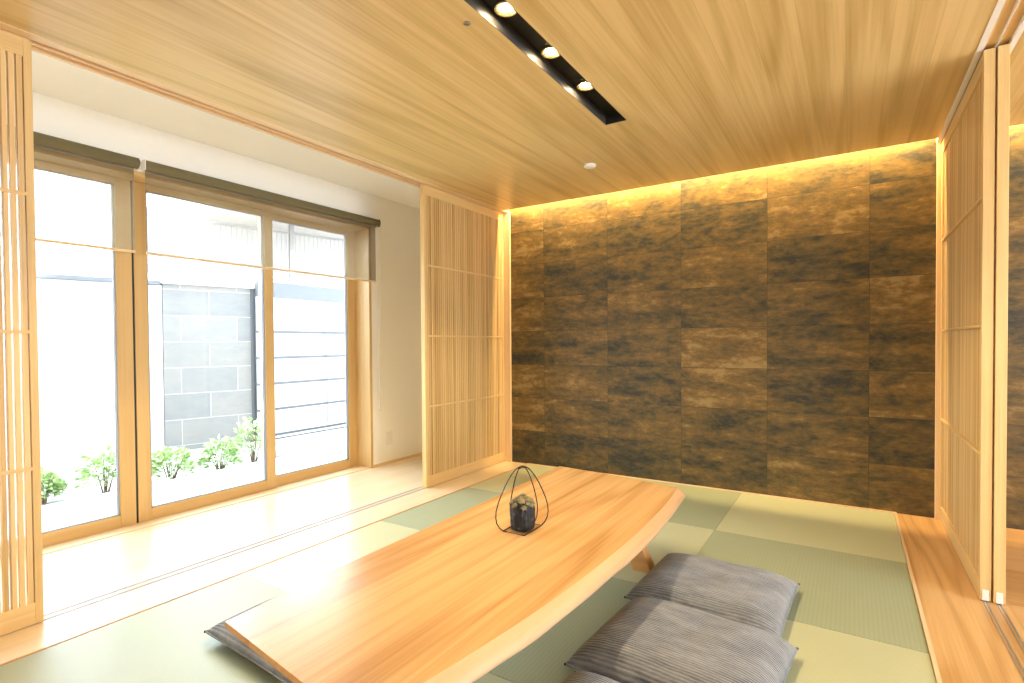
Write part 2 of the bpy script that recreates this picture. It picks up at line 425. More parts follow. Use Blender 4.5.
# ------------------------------------------------------------------ windows
def sash(name, y0, y1, xc, sw0, sw1, zb=0.0, zt=2.105):
    """one wood framed glass door leaf in the window wall"""
    r = thing(name, 'x', 'window', (xc, 0, 0)); del r['label']; del r['category']; r['kind'] = 'structure'
    b = new_bm(); box(b, -0.022, 0.022, y0, y0 + sw0, zb, zt, 0.002); obj('stile', b, W_WIN, r)
    b = new_bm(); box(b, -0.022, 0.022, y1 - sw1, y1, zb, zt, 0.002); obj('stile', b, W_WIN, r)
    b = new_bm(); box(b, -0.021, 0.021, y0 + sw0, y1 - sw1, zb, zb + 0.075, 0.002); obj('bottom_rail', b, W_WINH, r)
    b = new_bm(); box(b, -0.021, 0.021, y0 + sw0, y1 - sw1, zt - 0.04, zt, 0.002); obj('top_rail', b, W_WINH, r)
    gy0, gy1, gz0, gz1 = y0 + sw0, y1 - sw1, zb + 0.075, zt - 0.04
    b = new_bm(); box(b, -0.003, 0.003, gy0, gy1, gz0, gz1); g = obj('glass', b, GLASS, r)
    b = new_bm()
    for xs in (-0.012, 0.004):
        box(b, xs, xs + 0.008, gy0, gy0 + 0.009, gz0, gz1); box(b, xs, xs + 0.008, gy1 - 0.009, gy1, gz0, gz1)
        box(b, xs, xs + 0.008, gy0, gy1, gz0, gz0 + 0.006); box(b, xs, xs + 0.008, gy0, gy1, gz1 - 0.006, gz1)
    obj('gasket', b, GREYG, r)
    return r
XF = XW - 0.145
sash('window_1', -4.60, -2.640, XF, 0.075, 0.083)
sash('window_2', -2.628, -1.695, XF, 0.072, 0.070)
sash('window_3', -1.757, -0.845, XF - 0.047, 0.060, 0.100)
# casing round the opening
bm = new_bm()
box(bm, XF - 0.04, XW + 0.008, WY1 - 0.006, WY1 + 0.022, 0.0, WZ1 + 0.02, 0.002)
struct('trim_12', bm, W_WIN)
bm = new_bm()
box(bm, XF - 0.04, XW + 0.008, WY0, WY1 + 0.022, WZ1 - 0.008, WZ1 + 0.02, 0.002)
struct('trim_13', bm, W_WINH)
bm = new_bm(); box(bm, XF + 0.024, XW - 0.002, WY0, WY1 - 0.008, 0.0, 0.006, 0.001); struct('trim_14', bm, W_TRIM)

# next room window
bm = new_bm(); box(bm, XF - 0.02, XF + 0.016, -2.642, -2.626, 0.0, 2.105); struct('trim_15', bm, BLACK)
r = thing('window_4', 'x', 'window', (RX + 0.07, 0, 0)); del r['label']; del r['category']; r['kind'] = 'structure'
ym = (RY0 + RY1) / 2
b = new_bm()
for ya in (RY0, ym - 0.03, RY1 - 0.06): box(b, -0.03, 0.03, ya, ya + 0.06, RZ0, RZ1)
box(b, -0.03, 0.03, RY0, RY1, RZ0, RZ0 + 0.06); box(b, -0.03, 0.03, RY0, RY1, RZ1 - 0.05, RZ1)
obj('window_frame', b, W_WIN, r)
b = new_bm(); box(b, -0.003, 0.003, RY0, RY1, RZ0, RZ1); obj('glass', b, GLASS, r)

r = thing('fill_window', 'x', 'window', (0, -5.66, 0)); del r['label']; del r['category']; r['kind'] = 'structure'  # unseen window, added to bring fill light from behind the camera
b = new_bm()
for xa in (FX0, (FX0 + FX1) / 2 - 0.03, FX1 - 0.06): box(b, xa, xa + 0.06, -0.03, 0.03, 0.05, 2.2)
box(b, FX0, FX1, -0.03, 0.03, 0.05, 0.11); box(b, FX0, FX1, -0.03, 0.03, 2.15, 2.2)
obj('window_frame', b, W_WIN, r)
b = new_bm(); box(b, FX0, FX1, -0.003, 0.003, 0.05, 2.2); obj('glass', b, GLASS, r)

# ------------------------------------------------------------------ roller blinds
def blind(y0, y1, label):
    r = thing('roller_blind', label, 'blind', (XW, 0, 2.168), 0, 'roller blinds over the garden window')
    b = new_bm()
    prof = [(0.0, y0), (0.026, y0), (0.031, y0 + 0.004), (0.031, y1 - 0.004), (0.026, y1), (0.0, y1)]
    seg = 24; rings = []
    for rad, yy in prof[1:-1]:
        rings.append([b.verts.new((0.045 + rad * math.cos(q * 2 * PI / seg), yy, rad * math.sin(q * 2 * PI / seg))) for q in range(seg)])
    for p0, p1 in zip(rings, rings[1:]):
        for q in range(seg):
            f = b.faces.new((p0[q], p0[(q + 1) % seg], p1[(q + 1) % seg], p1[q])); f.smooth = True
    b.faces.new(rings[0]); b.faces.new(rings[-1][::-1])
    obj('roll', b, BLINDROLL, r)
    b = new_bm(); box(b, 0.0145, 0.0155, y0 + 0.012, y1 - 0.012, 1.655 - 2.168, 0.0); obj('cloth', b, SCRIM, r)
    b = new_bm(); box(b, 0.008, 0.022, y0 + 0.012, y1 - 0.012, 1.645 - 2.168, 1.660 - 2.168, 0.002); obj('bottom_bar', b, W_TRIM, r)
    for ya, mt in ((y1, WHITEP if y1 < -1.5 else BLINDROLL), (y0 - 0.006, WHITEP)):
        b = new_bm(); box(b, 0.0, 0.06, ya, ya + 0.006, -0.03, 0.034, 0.002); obj('bracket', b, mt, r)
    return r
blind(-4.55, -2.665, 'short olive brown roller blind above the window pane next to the nearer slatted screen')
rb = blind(-2.630, -0.775, 'long olive brown roller blind above the two window panes nearer the tiled wall')
# bead chain of the right blind: two strands and a weight
b = new_bm()
yc = -0.79
def chainpts(dy, z0, z1, n=22): return [(0.05, yc + dy * (1 - (i / n)), z0 + (z1 - z0) * i / n) for i in range(n + 1)]
tube(b, chainpts(-0.012, -0.02, 0.55 - 2.168), 0.0028, 6); tube(b, chainpts(0.03, -0.02, 0.55 - 2.168), 0.0022, 6)
ch = obj('pull_chain', b, WHITEP, rb)
b = new_bm(); lathe(b, [(0.004, 0.0), (0.009, -0.01), (0.010, -0.045), (0.006, -0.055)], 14, (0.05, yc, 0.56 - 2.168)); obj('chain_weight', b, WHITEP, ch)
# wall outlet under the chain
o = thing('wall_outlet', 'small white wall outlet plate low on the white wall between window and slatted screen', 'outlet', (XW, -0.63, 0.23))
b = new_bm(); box(b, 0.0, 0.007, -0.035, 0.035, -0.06, 0.06, 0.002); obj('plate', b, WHITEP, o)
b = new_bm(); box(b, 0.006, 0.009, -0.012, 0.012, -0.028, 0.028, 0.001); obj('socket', b, WHITEP, o)

# ------------------------------------------------------------------ sliding slatted screens
def screen(label, x0, x1, y0, y1, side, group, see=True):
    """side +1: the slats stand proud on the room side (+X); the thing's origin is the floor under its middle"""
    xm, ym = (x0 + x1) / 2, (y0 + y1) / 2
    r = thing('slatted_screen', label, 'sliding screen', (xm, ym, 0), 0, group)
    hx, hy = (x1 - x0) / 2, (y1 - y0) / 2
    zb, zt = 0.004, 2.296
    st = 0.026
    for s in (-1, 1):
        b = new_bm(); ya = s * hy - (st if s > 0 else 0)
        box(b, -hx, hx, ya, ya + st, zb, zt, 0.0015); obj('stile', b, W_DOOR, r)
    b = new_bm(); box(b, -hx + 0.001, hx - 0.001, -hy + st, hy - st, zb, 0.088, 0.001); obj('bottom_rail', b, W_DOORH, r)
    b = new_bm(); box(b, -hx + 0.001, hx - 0.001, -hy + st, hy - st, 2.222, zt, 0.001); obj('top_rail', b, W_DOORH, r)
    b = new_bm()
    n = 2 * round((hy - st) / 0.0242); p = 2 * (hy - st) / n
    for i in range(n):
        yc_ = p * (i + 0.5 - n / 2)
        box(b, -hx + 0.010, hx - 0.003, yc_ - 0.0083, yc_ + 0.0083, 0.086, 2.224)
    obj('slats', b, W_SLAT, r)
    for zc in (0.618, 1.155, 1.692):
        b = new_bm()
        if side > 0: box(b, hx - 0.0045, hx + 0.003, -hy + st - 0.001, hy - st + 0.001, zc - 0.007, zc + 0.007, 0.001)
        else: box(b, -hx - 0.003, -hx + 0.0105, -hy + st - 0.001, hy - st + 0.001, zc - 0.006, zc + 0.006, 0.001)
        obj('crossbar', b, W_DOORH, r)
    return r, hx, hy
GS = 'sliding slatted screens of pale wood'
screen('pale slatted screen at the far end of the veranda, its slats facing the table', -0.4475, -0.4105, -1.110, -0.024, 1, GS)
screen('pale wood slatted screen stacked behind another, on the window side of the tiled wall end', -0.4915, -0.4545, -1.062, -0.024, 1, GS)
screen('pale wood slatted screen with daylight between its slats, cut by the left photo edge', -0.4475, -0.4105, -4.48, -3.378, 1, GS)
for lab, x0, x1, yn in (('pale slatted screen on the wood floor strip right of the cushions, slats facing them', 2.760, 2.797, -1.222),
                        ('pale wood slatted screen behind another, showing only its near edge toward the next room', 2.803, 2.840, -1.228)):
    r, hx, hy = screen(lab, x0, x1, yn, -0.024, -1, GS)
    b = new_bm(); box(b, -0.011, 0.011, -hy - 0.004, -hy + 0.012, 0.0045, 0.05, 0.002); obj('floor_guide', b, WHITEP, r)

# ------------------------------------------------------------------ tatami
colx = [-0.1665, 0.7343, 1.6345, 2.5345]
names = [['pale rush mat in the corner between tiled wall and slatted screen', 'grey green rush mat beside the slatted screen end, left of the table', 'bright shining rush mat between the window side board and the table middle', 'grey green rush mat in the lower left by the near slatted screen', 'x'],
         ['dark olive rush mat along the tiled wall behind the table end', 'pale rush mat under the far table end by the splayed leg', 'dark green rush mat under the table middle beside the cushions', 'pale rush mat under the near table end', 'x'],
         ['pale yellow green rush mat in the right corner along the tiled wall', 'grey green rush mat right of the far cushion', 'pale yellow green rush mat in the lower right beside the nearer cushions', 'rush mat nearest the viewer by the right floor strip', 'x']]
for i in range(3):
    for j in range(5):
        y1 = -0.0125 - 0.9 * j; y0 = y1 - 0.899
        A = (i + j) % 2 == 0
        b = new_bm()
        x0, x1 = colx[i] + 0.0004, colx[i + 1] - 0.0004
        cx, cy = (x0 + x1) / 2, (y0 + y1) / 2
        if j == 4: continue
        box(b, x0 - cx, x1 - cx, y0 - cy, y1 - cy, -0.03, 0.0, 0.0025)
        o = obj('tatami_mat', b, TAT_A if A else TAT_B, None, (cx, cy, 0))
        tag(o, names[i][j], 'tatami mat', 'half-size rush mats on the floor')

# ------------------------------------------------------------------ low table
TX, TY = 1.25, -2.40
def smooth_poly(pts, sub=6):
    out = []
    n = len(pts)
    for i in range(n - 1):
        p0 = Vector(pts[max(i - 1, 0)]); p1 = Vector(pts[i]); p2 = Vector(pts[i + 1]); p3 = Vector(pts[min(i + 2, n - 1)])
        for s in range(sub):
            t = s / sub
            out.append(0.5 * ((2 * p1) + (p2 - p0) * t + (2 * p0 - 5 * p1 + 4 * p2 - p3) * t * t + (3 * p1 - p0 - 3 * p2 + p3) * t ** 3))
    out.append(Vector(pts[-1]))
    return out
left = smooth_poly([(0.892, -3.375), (0.872, -2.9), (0.866, -2.3), (0.852, -1.8), (0.832, -1.322)])
farE = [Vector((0.832, -1.322)), Vector((1.149, -1.353)), Vector((1.40, -1.404)), Vector((1.563, -1.436))]
right = smooth_poly([(1.563, -1.436), (1.588, -1.65), (1.604, -1.95), (1.609, -2.25), (1.600, -2.55), (1.580, -2.85), (1.550, -3.10), (1.495, -3.455)])
table = thing('low_table', 'long low table of honey wood with a wavy live edge, standing on the rush mats', 'table', (TX, TY, 0))
ring = [(p, 'L') for p in left[:-1]] + [(p, 'F') for p in farE[:-1]] + [(p, 'R') for p in right[:-1]] + [(right[-1], 'N')]
ZT, ZB = 0.360, 0.312
cen = Vector((1.22, -2.4))
def offs(p, kind, d):
    if kind == 'R':
        wob = 0.006 * math.sin(p.y * 9.0) + 0.004 * math.sin(p.y * 23.0)
        return Vector((p.x + d + (wob if d > 0 else 0), p.y + (0.004 if p.y > -1.5 else 0)))
    return Vector((p.x, p.y))
b = new_bm()
top = [b.verts.new((p.x - TX, p.y - TY, ZT)) for p, kd in ring]
n = len(top)
t2 = [b.verts.new((p.x - TX + (0.002 if kd == 'R' else 0), p.y - TY, ZT - 0.017)) for p, kd in ring]
bot = []
for p, kd in ring:
    x_, y_ = p.x, p.y
    if kd == 'L': x_ += 0.045
    if kd == 'R': x_ += 0.004
    if p.y < -3.3: y_ += 0.045
    if kd == 'F': y_ -= 0.02
    bot.append(b.verts.new((x_ - TX, y_ - TY, ZB)))
b.faces.new(top)
b.faces.new(bot[::-1])
for i in range(n):
    j = (i + 1) % n
    b.faces.new((top[i], top[j], t2[j], t2[i]))
    b.faces.new((t2[i], t2[j], bot[j], bot[i]))
obj('table_top', b, W_TABLE, table)
# the live edge: a bulging sapwood band along the right side, a part with a look of its own
b = new_bm()
rows = []
edge = [p for p, kd in ring if kd == 'R'] + [right[-1]]
for p in edge:
    wob = 0.002 * math.sin(p.y * 8.0) + 0.0012 * math.sin(p.y * 21.0 + 1)
    prof = [(-0.004, ZT + 0.0006), (0.004, ZT - 0.0005), (0.020 + wob * 0.6, ZT - 0.014), (0.034 + wob, ZT - 0.030), (0.033 + wob, ZT - 0.040), (0.018 + wob * 0.5, ZB - 0.0005), (-0.004, ZB - 0.0005)]
    rows.append([b.verts.new((p.x + dx - TX, p.y - TY, z)) for dx, z in prof])
for r0, r1 in zip(rows, rows[1:]):
    for k in range(len(r0) - 1):
        f = b.faces.new((r0[k], r0[k + 1], r1[k + 1], r1[k])); f.smooth = True
b.faces.new(rows[0]); b.faces.new(rows[-1][::-1])
obj('live_edge', b, W_EDGE, table)
# splayed trestle legs
def leg(y, sx):
    b = new_bm()
    x_t, x_b = sx * 0.09, sx * 0.215
    hw = 0.045
    q = []
    for z, xc in ((ZB - 0.03, x_t), (0.0, x_b)):
        for dx, dy in ((-hw, -0.035), (hw, -0.035), (hw, 0.035), (-hw, 0.035)):
            q.append(b.verts.new((xc + dx, y + dy, z)))
    b.faces.new(q[0:4][::-1]); b.faces.new(q[4:8])
    for k in range(4): b.faces.new((q[k], q[(k + 1) % 4], q[4 + (k + 1) % 4], q[4 + k]))
    bmesh.ops.bevel(b, geom=b.edges[:], offset=0.003, segments=2, affect='EDGES')
    return b
for y in (0.74, -0.74):
    for sx in (-1, 1):
        obj('leg', leg(y, sx), W_LEG, table)
    b = new_bm(); box(b, -0.26, 0.26, y - 0.035, y + 0.035, ZB - 0.032, ZB, 0.003); obj('apron', b, W_LEG, table)
b = new_bm(); box(b, -0.03, 0.03, -0.72, 0.72, 0.14, 0.20, 0.003); obj('stretcher', b, W_LEG, table)

# ------------------------------------------------------------------ wire basket with the planted glass
bk = thing('wire_basket', 'dark wire basket stand with arched handles on the wooden table', 'basket', (1.201, -2.356, 0.3605))
hw, hd = 0.0485, 0.067
rw = 0.0024
b = new_bm(); tube(b, [(-hw, -hd, rw), (hw, -hd, rw), (hw, hd, rw), (-hw, hd, rw)], rw, 8, closed=True); obj('base_ring', b, IRON, bk)
def arch(p, q, tip, bulge):
    """a teardrop loop from p up to tip and down to q"""
    tab = [(0.0, 1.0), (0.05, 1.18), (0.13, 1.33), (0.22, 1.38), (0.32, 1.36), (0.45, 1.24), (0.58, 1.07), (0.70, 0.89), (0.80, 0.72), (0.89, 0.53), (0.95, 0.37), (0.98, 0.24), (0.995, 0.12), (1.0, 0.0)]
    sides = []
    for a in (p, q):
        sides.append([(tip[0] + (a[0] - tip[0]) * r_, tip[1] + (a[1] - tip[1]) * (1 + (r_ - 1) * 0.9 if r_ > 1 else r_), rw + (tip[2] - rw) * s_) for s_, r_ in tab])
    return sides[0] + sides[1][::-1][1:]
TIP = 0.248
b = new_bm(); tube(b, arch((-hw, -hd), (hw, hd), (0.0, 0.0, TIP), 0), rw, 8); obj('arch_wire', b, IRON, bk)
b = new_bm(); tube(b, arch((-hw, 0.010), (0.012, hd), (-0.006, 0.008, TIP - 0.002), 0), rw, 8); obj('arch_wire', b, IRON, bk)
b = new_bm(); tube(b, [(-0.010, -0.013, TIP - 0.006), (-0.002, 0.002, TIP - 0.001), (0.007, 0.017, TIP - 0.006)], 0.0050, 10); obj('handle_wrap', b, IRON, bk)

k = NT('dark rippled vase')
nn = k.noise(k.vscale(k.co, (90.0, 90.0, 22.0)), 1.0, 4.0, 0.7)
nc = k.noise(k.co, 60.0, 3.0, 0.7)
VASE = k.principled(k.ramp(nc, [(0.3, (0.003, 0.004, 0.005)), (0.60, (0.008, 0.010, 0.013)), (0.72, (0.09, 0.10, 0.105))]), 0.4, 0, 0.4, k.bump(nn, 0.9, 0.006))
pl = thing('potted_succulent', 'succulent cuttings in a dark rippled pot inside the wire basket', 'plant', (1.207, -2.364, 0.3655))
b = new_bm()
seg, lay = 60, 22
rings = []
for i in range(lay):
    t = i / (lay - 1)
    zz = 0.001 + 0.098 * t
    r0 = 0.045 + 0.003 * math.sin(t * PI) - (0.006 if i == 0 else 0)
    rings.append([b.verts.new(((r0 + 0.0015 * math.sin(22 * (q * 2 * PI / seg)) + 0.0025 * noise.noise(Vector((math.cos(q * 2 * PI / seg) * 3, math.sin(q * 2 * PI / seg) * 3, t * 7)))) * math.cos(q * 2 * PI / seg),
                               (r0 + 0.0015 * math.sin(22 * (q * 2 * PI / seg)) + 0.0025 * noise.noise(Vector((math.cos(q * 2 * PI / seg) * 3, math.sin(q * 2 * PI / seg) * 3, t * 7)))) * math.sin(q * 2 * PI / seg), zz)) for q in range(seg)])
for p0, p1 in zip(rings, rings[1:]):
    for q in range(seg):
        f = b.faces.new((p0[q], p0[(q + 1) % seg], p1[(q + 1) % seg], p1[q])); f.smooth = True
b.faces.new(rings[0][::-1]); b.faces.new(rings[-1])
obj('pot', b, VASE, pl)
k = NT('succulent leaf')
nc = k.noise(k.co, 55.0, 2.0, 0.6)
LEAF = k.principled(k.ramp(nc, [(0.28, (0.10, 0.10, 0.045)), (0.48, (0.23, 0.21, 0.10)), (0.60, (0.34, 0.30, 0.17)), (0.74, (0.33, 0.13, 0.10))]), 0.5, 0, 0.3)
b = new_bm()
rnd = random.Random(3)
for c in range(30):
    a = rnd.uniform(0, 2 * PI); rr = 0.045 * math.sqrt(rnd.random()); 
    base = Vector((rr * math.cos(a), rr * math.sin(a), 0.092 + 0.030 * (1 - (rr / 0.045) ** 2) + rnd.uniform(0, 0.008)))
    up = Vector((math.cos(a) * rr / 0.045 * 0.8, math.sin(a) * rr / 0.045 * 0.8, 1)).normalized()
    for tier, (num, ln, tilt) in enumerate(((6, 0.0165, 1.25), (5, 0.013, 0.75), (3, 0.009, 0.3))):
        for q in range(num):
            th = q * 2 * PI / num + tier * 0.5 + c
            sx = up.orthogonal().normalized(); sy = up.cross(sx)
            rad = sx * math.cos(th) + sy * math.sin(th)
            d = (up * math.cos(tilt) + rad * math.sin(tilt)).normalized()
            sd = d.cross(up); sd = sd.normalized() if sd.length > 1e-4 else sx
            nn_ = sd.cross(d).normalized()
            w0 = ln * 0.30
            p = [base, base + d * ln * 0.55 + sd * w0 + nn_ * w0 * 0.2, base + d * ln, base + d * ln * 0.55 - sd * w0 + nn_ * w0 * 0.2, base + d * ln * 0.55 + nn_ * w0 * 0.75, base + d * ln * 0.5 - nn_ * w0 * 0.45]
            v = [b.verts.new(x) for x in p]
            for tri in ((0, 1, 4), (1, 2, 4), (2, 3, 4), (3, 0, 4), (1, 0, 5), (2, 1, 5), (3, 2, 5), (0, 3, 5)):
                f = b.faces.new([v[x] for x in tri]); f.smooth = True
obj('leaves', b, LEAF, pl)

# ------------------------------------------------------------------ floor cushions
def cushion(label, cx, cy, rz, w, d, hgt, seedv, zoff=0.0, lift=None):
    r = thing('floor_cushion', label, 'cushion', (cx, cy, 0.0), rz, 'ribbed slate floor cushions')
    b = new_bm()
    N = 36
    rn = random.Random(seedv)
    sx0 = rn.uniform(0, 50)
    grid = {}
    for side in (1, -1):
        for i in range(N + 1):
            for j in range(N + 1):
                u = math.sin((-1 + 2 * i / N) * PI / 2); v = math.sin((-1 + 2 * j / N) * PI / 2)
                if side < 0 and (i in (0, N) or j in (0, N)):
                    grid[(side, i, j)] = grid[(1, i, j)]; continue
                prof = max(0.0, (1 - abs(u) ** 5.0)) ** 0.52 * max(0.0, (1 - abs(v) ** 5.0)) ** 0.52
                cu = 1 - 0.035 * (v * v) * 0 - 0.03 * (1 - abs(v) ** 2) * 0
                pin = 1 - 0.012 * (1 - v * v); pin2 = 1 - 0.012 * (1 - u * u)
                x = u * w / 2 * pin; y = v * d / 2 * pin2
                zmid = 0.040
                wob = 0.006 * noise.noise(Vector((u * 2.1 + sx0, v * 2.1, 0.3))) + 0.0025 * noise.noise(Vector((u * 6 + sx0, v * 9, 1.3)))
                dim = -0.010 * math.exp(-((u * u + v * v) / 0.02))
                z = zmid + (prof * (hgt - zmid) + (wob + dim) * prof if side > 0 else -prof * (zmid - 0.001) * (0.55 + 0.45 * prof))
                if lift: z += lift(u, v)
                grid[(side, i, j)] = b.verts.new((x, y, max(0.001, z)))
    for side in (1, -1):
        for i in range(N):
            for j in range(N):
                q = [grid[(side, i, j)], grid[(side, i + 1, j)], grid[(side, i + 1, j + 1)], grid[(side, i, j + 1)]]
                f = b.faces.new(q if side > 0 else q[::-1]); f.smooth = True
    obj('cover', b, CUSH, r)
    b = new_bm()
    pts = []
    for i in range(N): pts.append(grid_pt(w, d, -1 + 2 * i / N, -1, lift))
    for i in range(N): pts.append(grid_pt(w, d, 1, -1 + 2 * i / N, lift))
    for i in range(N): pts.append(grid_pt(w, d, 1 - 2 * i / N, 1, lift))
    for i in range(N): pts.append(grid_pt(w, d, -1, 1 - 2 * i / N, lift))
    tube(b, pts, 0.0035, 6, closed=True); obj('seam', b, CUSH, r)
    for su in (-1, 1):
        for sv in (-1, 1):
            b = new_bm(); x, y, z = grid_pt(w, d, su, sv, lift)
            lathe(b, [(0.001, -0.004), (0.004, -0.002), (0.004, 0.003), (0.001, 0.005)], 10, (x + su * 0.001, y + sv * 0.001, z)); obj('corner_tuft', b, BLACK, r)
    return r
def grid_pt(w, d, u, v, lift):
    pin = 1 - 0.012 * (1 - v * v); pin2 = 1 - 0.012 * (1 - u * u)
    return (u * w / 2 * pin, v * d / 2 * pin2, 0.040 + (lift(u, v) if lift else 0))
cushion('slate ribbed floor cushion farthest from the viewer, beside the table on the mats', 1.812, -1.800, math.radians(-2.5), 0.575, 0.53, 0.105, 1)
cushion('slate ribbed floor cushion in the middle of the row of three beside the table', 1.828, -2.348, math.radians(-4.5), 0.595, 0.545, 0.118, 2)
cushion('slate ribbed floor cushion at the bottom of the photo, only its corner in view', 1.832, -2.920, math.radians(-5.0), 0.60, 0.55, 0.118, 3)
cushion('slate ribbed floor cushion half hidden under the near left corner of the table', 0.592, -2.872, math.radians(-3.0), 0.575, 0.52, 0.095, 4)

# ------------------------------------------------------------------ ceiling fittings
ls = thing('downlight_slot', 'long black recessed slot in the timber ceiling holding the downlights', 'light trough', (1.211, -2.29, H))
hx, hy = (SX1 - SX0) / 2, (SY1 - SY0) / 2
b = new_bm(); box(b, -hx, hx, -hy, hy, 0.058, 0.064); obj('back_plate', b, BLACK, ls)
b = new_bm(); box(b, -hx + 0.0003, -hx + 0.003, -hy + 0.003, hy - 0.003, 0.0005, 0.058); obj('side_plate', b, SIDEP, ls)
b = new_bm(); box(b, hx - 0.003, hx - 0.0003, -hy + 0.003, hy - 0.003, 0.0005, 0.058); obj('side_plate', b, SIDEP, ls)
b = new_bm(); box(b, -hx + 0.0003, hx - 0.0003, hy - 0.003, hy - 0.0003, 0.0005, 0.058); obj('end_plate', b, BLACK, ls)
b = new_bm(); box(b, -hx + 0.0003, hx - 0.0003, -hy + 0.0003, -hy + 0.003, 0.0005, 0.058); obj('end_plate', b, BLACK, ls)
LED = m_emit('warm led', (1.0, 0.78, 0.48), 60.0)
LW = 20.0
lampy = [-1.755, -2.11, -2.465, -2.82]
lab = ['recessed warm downlight in the ceiling slot, nearest the slot end toward the tiled wall', 'recessed warm downlight in the ceiling slot, middle of the three in view', 'recessed warm downlight in the ceiling slot, cut by the top photo edge']
for i, y in enumerate(lampy):
    d = thing('downlight', lab[i] if i < 3 else 'recessed warm downlight in the hidden part of the ceiling slot', 'downlight', (1.211, y, H), 0, 'downlights in the black ceiling slot')
    b = new_bm()
    prof = [(0.024, 0.056), (0.030, 0.046), (0.036, 0.040), (0.041, 0.037), (0.0445, 0.038), (0.0450, 0.045), (0.040, 0.0575)]
    lathe(b, prof, 32, (0, 0, 0), False, False); obj('reflector', b, BRASS, d)
    b = new_bm(); lathe(b, [(0.001, 0.036), (0.012, 0.037), (0.020, 0.043), (0.023, 0.050), (0.022, 0.0575)], 24, (0, 0, 0), True, True); obj('led', b, LED, d)
    L = bpy.data.lights.new('downlight_beam', 'SPOT'); L.energy = LW; L.color = (1.0, 0.76, 0.46)
    L.spot_size = math.radians(130); L.spot_blend = 0.25; L.shadow_soft_size = 0.006
    lo = bpy.data.objects.new('downlight_beam', L); C.objects.link(lo); lo.parent = d; lo.location = (0, 0, 0.034)
# smoke sensor and a small dark dot in the timber ceiling
b = new_bm(); lathe(b, [(0.042, 0.0), (0.042, -0.010), (0.034, -0.018), (0.001, -0.019)], 32, (0, 0, 0))
tag(obj('smoke_detector', b, WHITEP, None, (0.805, -0.80, H)), 'small round white detector on the timber ceiling near the tiled wall', 'smoke detector')
b = new_bm(); lathe(b, [(0.013, 0.0), (0.013, -0.003), (0.009, -0.006), (0.001, -0.006)], 20, (0, 0, 0))
tag(obj('ceiling_sensor', b, m_plain('grey sensor', (0.20, 0.17, 0.12), 0.5), None, (1.079, -2.531, H)), 'tiny round dark sensor in the timber ceiling beside the black light slot', 'sensor')

# cove light hidden above the ceiling edge, washing the tiled wall
COVE = m_emit('warm cove led', (1.0, 0.70, 0.32), 12.0)
for x0, x1, nm, lb in ((-0.34, 2.73, 'cove_light', 'long warm strip light washing down the brown tiled wall'), (2.87, 6.3, 'cove_light', 'warm strip light washing the tiled wall of the next room')):
    cl = thing(nm, lb, 'strip light', ((x0 + x1) / 2, -0.075, 2.43), 0)
    hl = (x1 - x0) / 2
    b = new_bm(); box(b, -hl, hl, -0.020, 0.012, 0.012, 0.03, 0.001); obj('channel', b, WHITEP, cl)
    b = new_bm(); box(b, -hl, hl, -0.008, 0.008, 0.0, 0.0115, 0.001); obj('diffuser', b, COVE, cl)
    L = bpy.data.lights.new('cove_beam', 'AREA'); L.shape = 'RECTANGLE'; L.size = 2 * hl; L.size_y = 0.012; L.energy = 42.0 * (2 * hl) / 3.07; L.color = (1.0, 0.70, 0.32)
    lo = bpy.data.objects.new('cove_beam', L); C.objects.link(lo); lo.parent = cl; lo.location = (0, 0, -0.002); lo.rotation_euler = (math.radians(22), 0, 0)

# ------------------------------------------------------------------ garden outside the window
GZ = -0.12
bm = new_bm(); box(bm, -40, XW - 0.2, -30, 40, -0.4, GZ); struct('ground', bm, GRAVEL)
bm = new_bm(); box(bm, -2.62, XW - 0.2, -9, 6, GZ, -0.05, 0.005); struct('ground_terrace', bm, CONC)
th15 = math.radians(-15.0)          # garden wall turned from the house
# local X of the garden wall runs along it, away from the viewer; origin at its tiled end
wl = thing('garden_wall', 'grey stone tiled garden wall with white coping seen through the middle window pane', 'garden wall', (-4.031, -0.274, 0), math.radians(75.0))
b = new_bm(); box(b, -0.93, 0.0, 0.0, 0.16, GZ, 1.80, 0.003); obj('tiled_face', b, GTILE, wl)
b = new_bm(); box(b, 0.0, 0.075, -0.012, 0.17, GZ, 1.80, 0.003); obj('corner_trim', b, DKMET, wl)
b = new_bm(); box(b, -0.95, 0.085, -0.03, 0.19, 1.80, 1.87, 0.005); obj('coping', b, WHITEWALL, wl)
wl2 = thing('sunlit_wall', 'sunlit stretch of garden wall in pale colour with grey capping seen through the pane by the near screen', 'garden wall', (-4.031, -0.274, 0), math.radians(75.0))  # sunlit stretch of garden wall, its brightness put into a pale colour
b = new_bm(); box(b, -6.5, -0.935, 0.01, 0.16, GZ, 1.78, 0.003); obj('wall_face', b, WHITEWALL, wl2)
b = new_bm(); box(b, -6.5, -0.955, -0.02, 0.18, 1.78, 1.83, 0.004); obj('capping', b, HOUSEG, wl2)
# white board fence with dark joints right of it
fe = thing('board_fence', 'white horizontal board fence with dark joints outside the rightmost window pane', 'fence', (-3.93, 0.0, 0))
s = 0.330
zl = [1.262 - s * i for i in range(5)]
b = new_bm()
edges = [1.72] + zl + [GZ]
for z1_, z0_ in zip(edges, edges[1:]):
    box(b, -0.03, 0.0, -0.25, 3.6, z0_ + 0.018, z1_ - 0.018, 0.003)
obj('boards', b, FENCEW, fe)
b = new_bm(); box(b, -0.05, -0.028, -0.25, 3.6, GZ, 1.74); obj('backing', b, DKMET, fe)
b = new_bm(); box(b, -0.04, 0.012, -0.25, 3.6, 1.70, 1.90, 0.003); obj('top_rail', b, DKMET, fe)
b = new_bm(); box(b, -0.002, 0.004, 0.78, 0.795, 0.0, 1.7); obj('seam_strip', b, HOUSEG, fe)
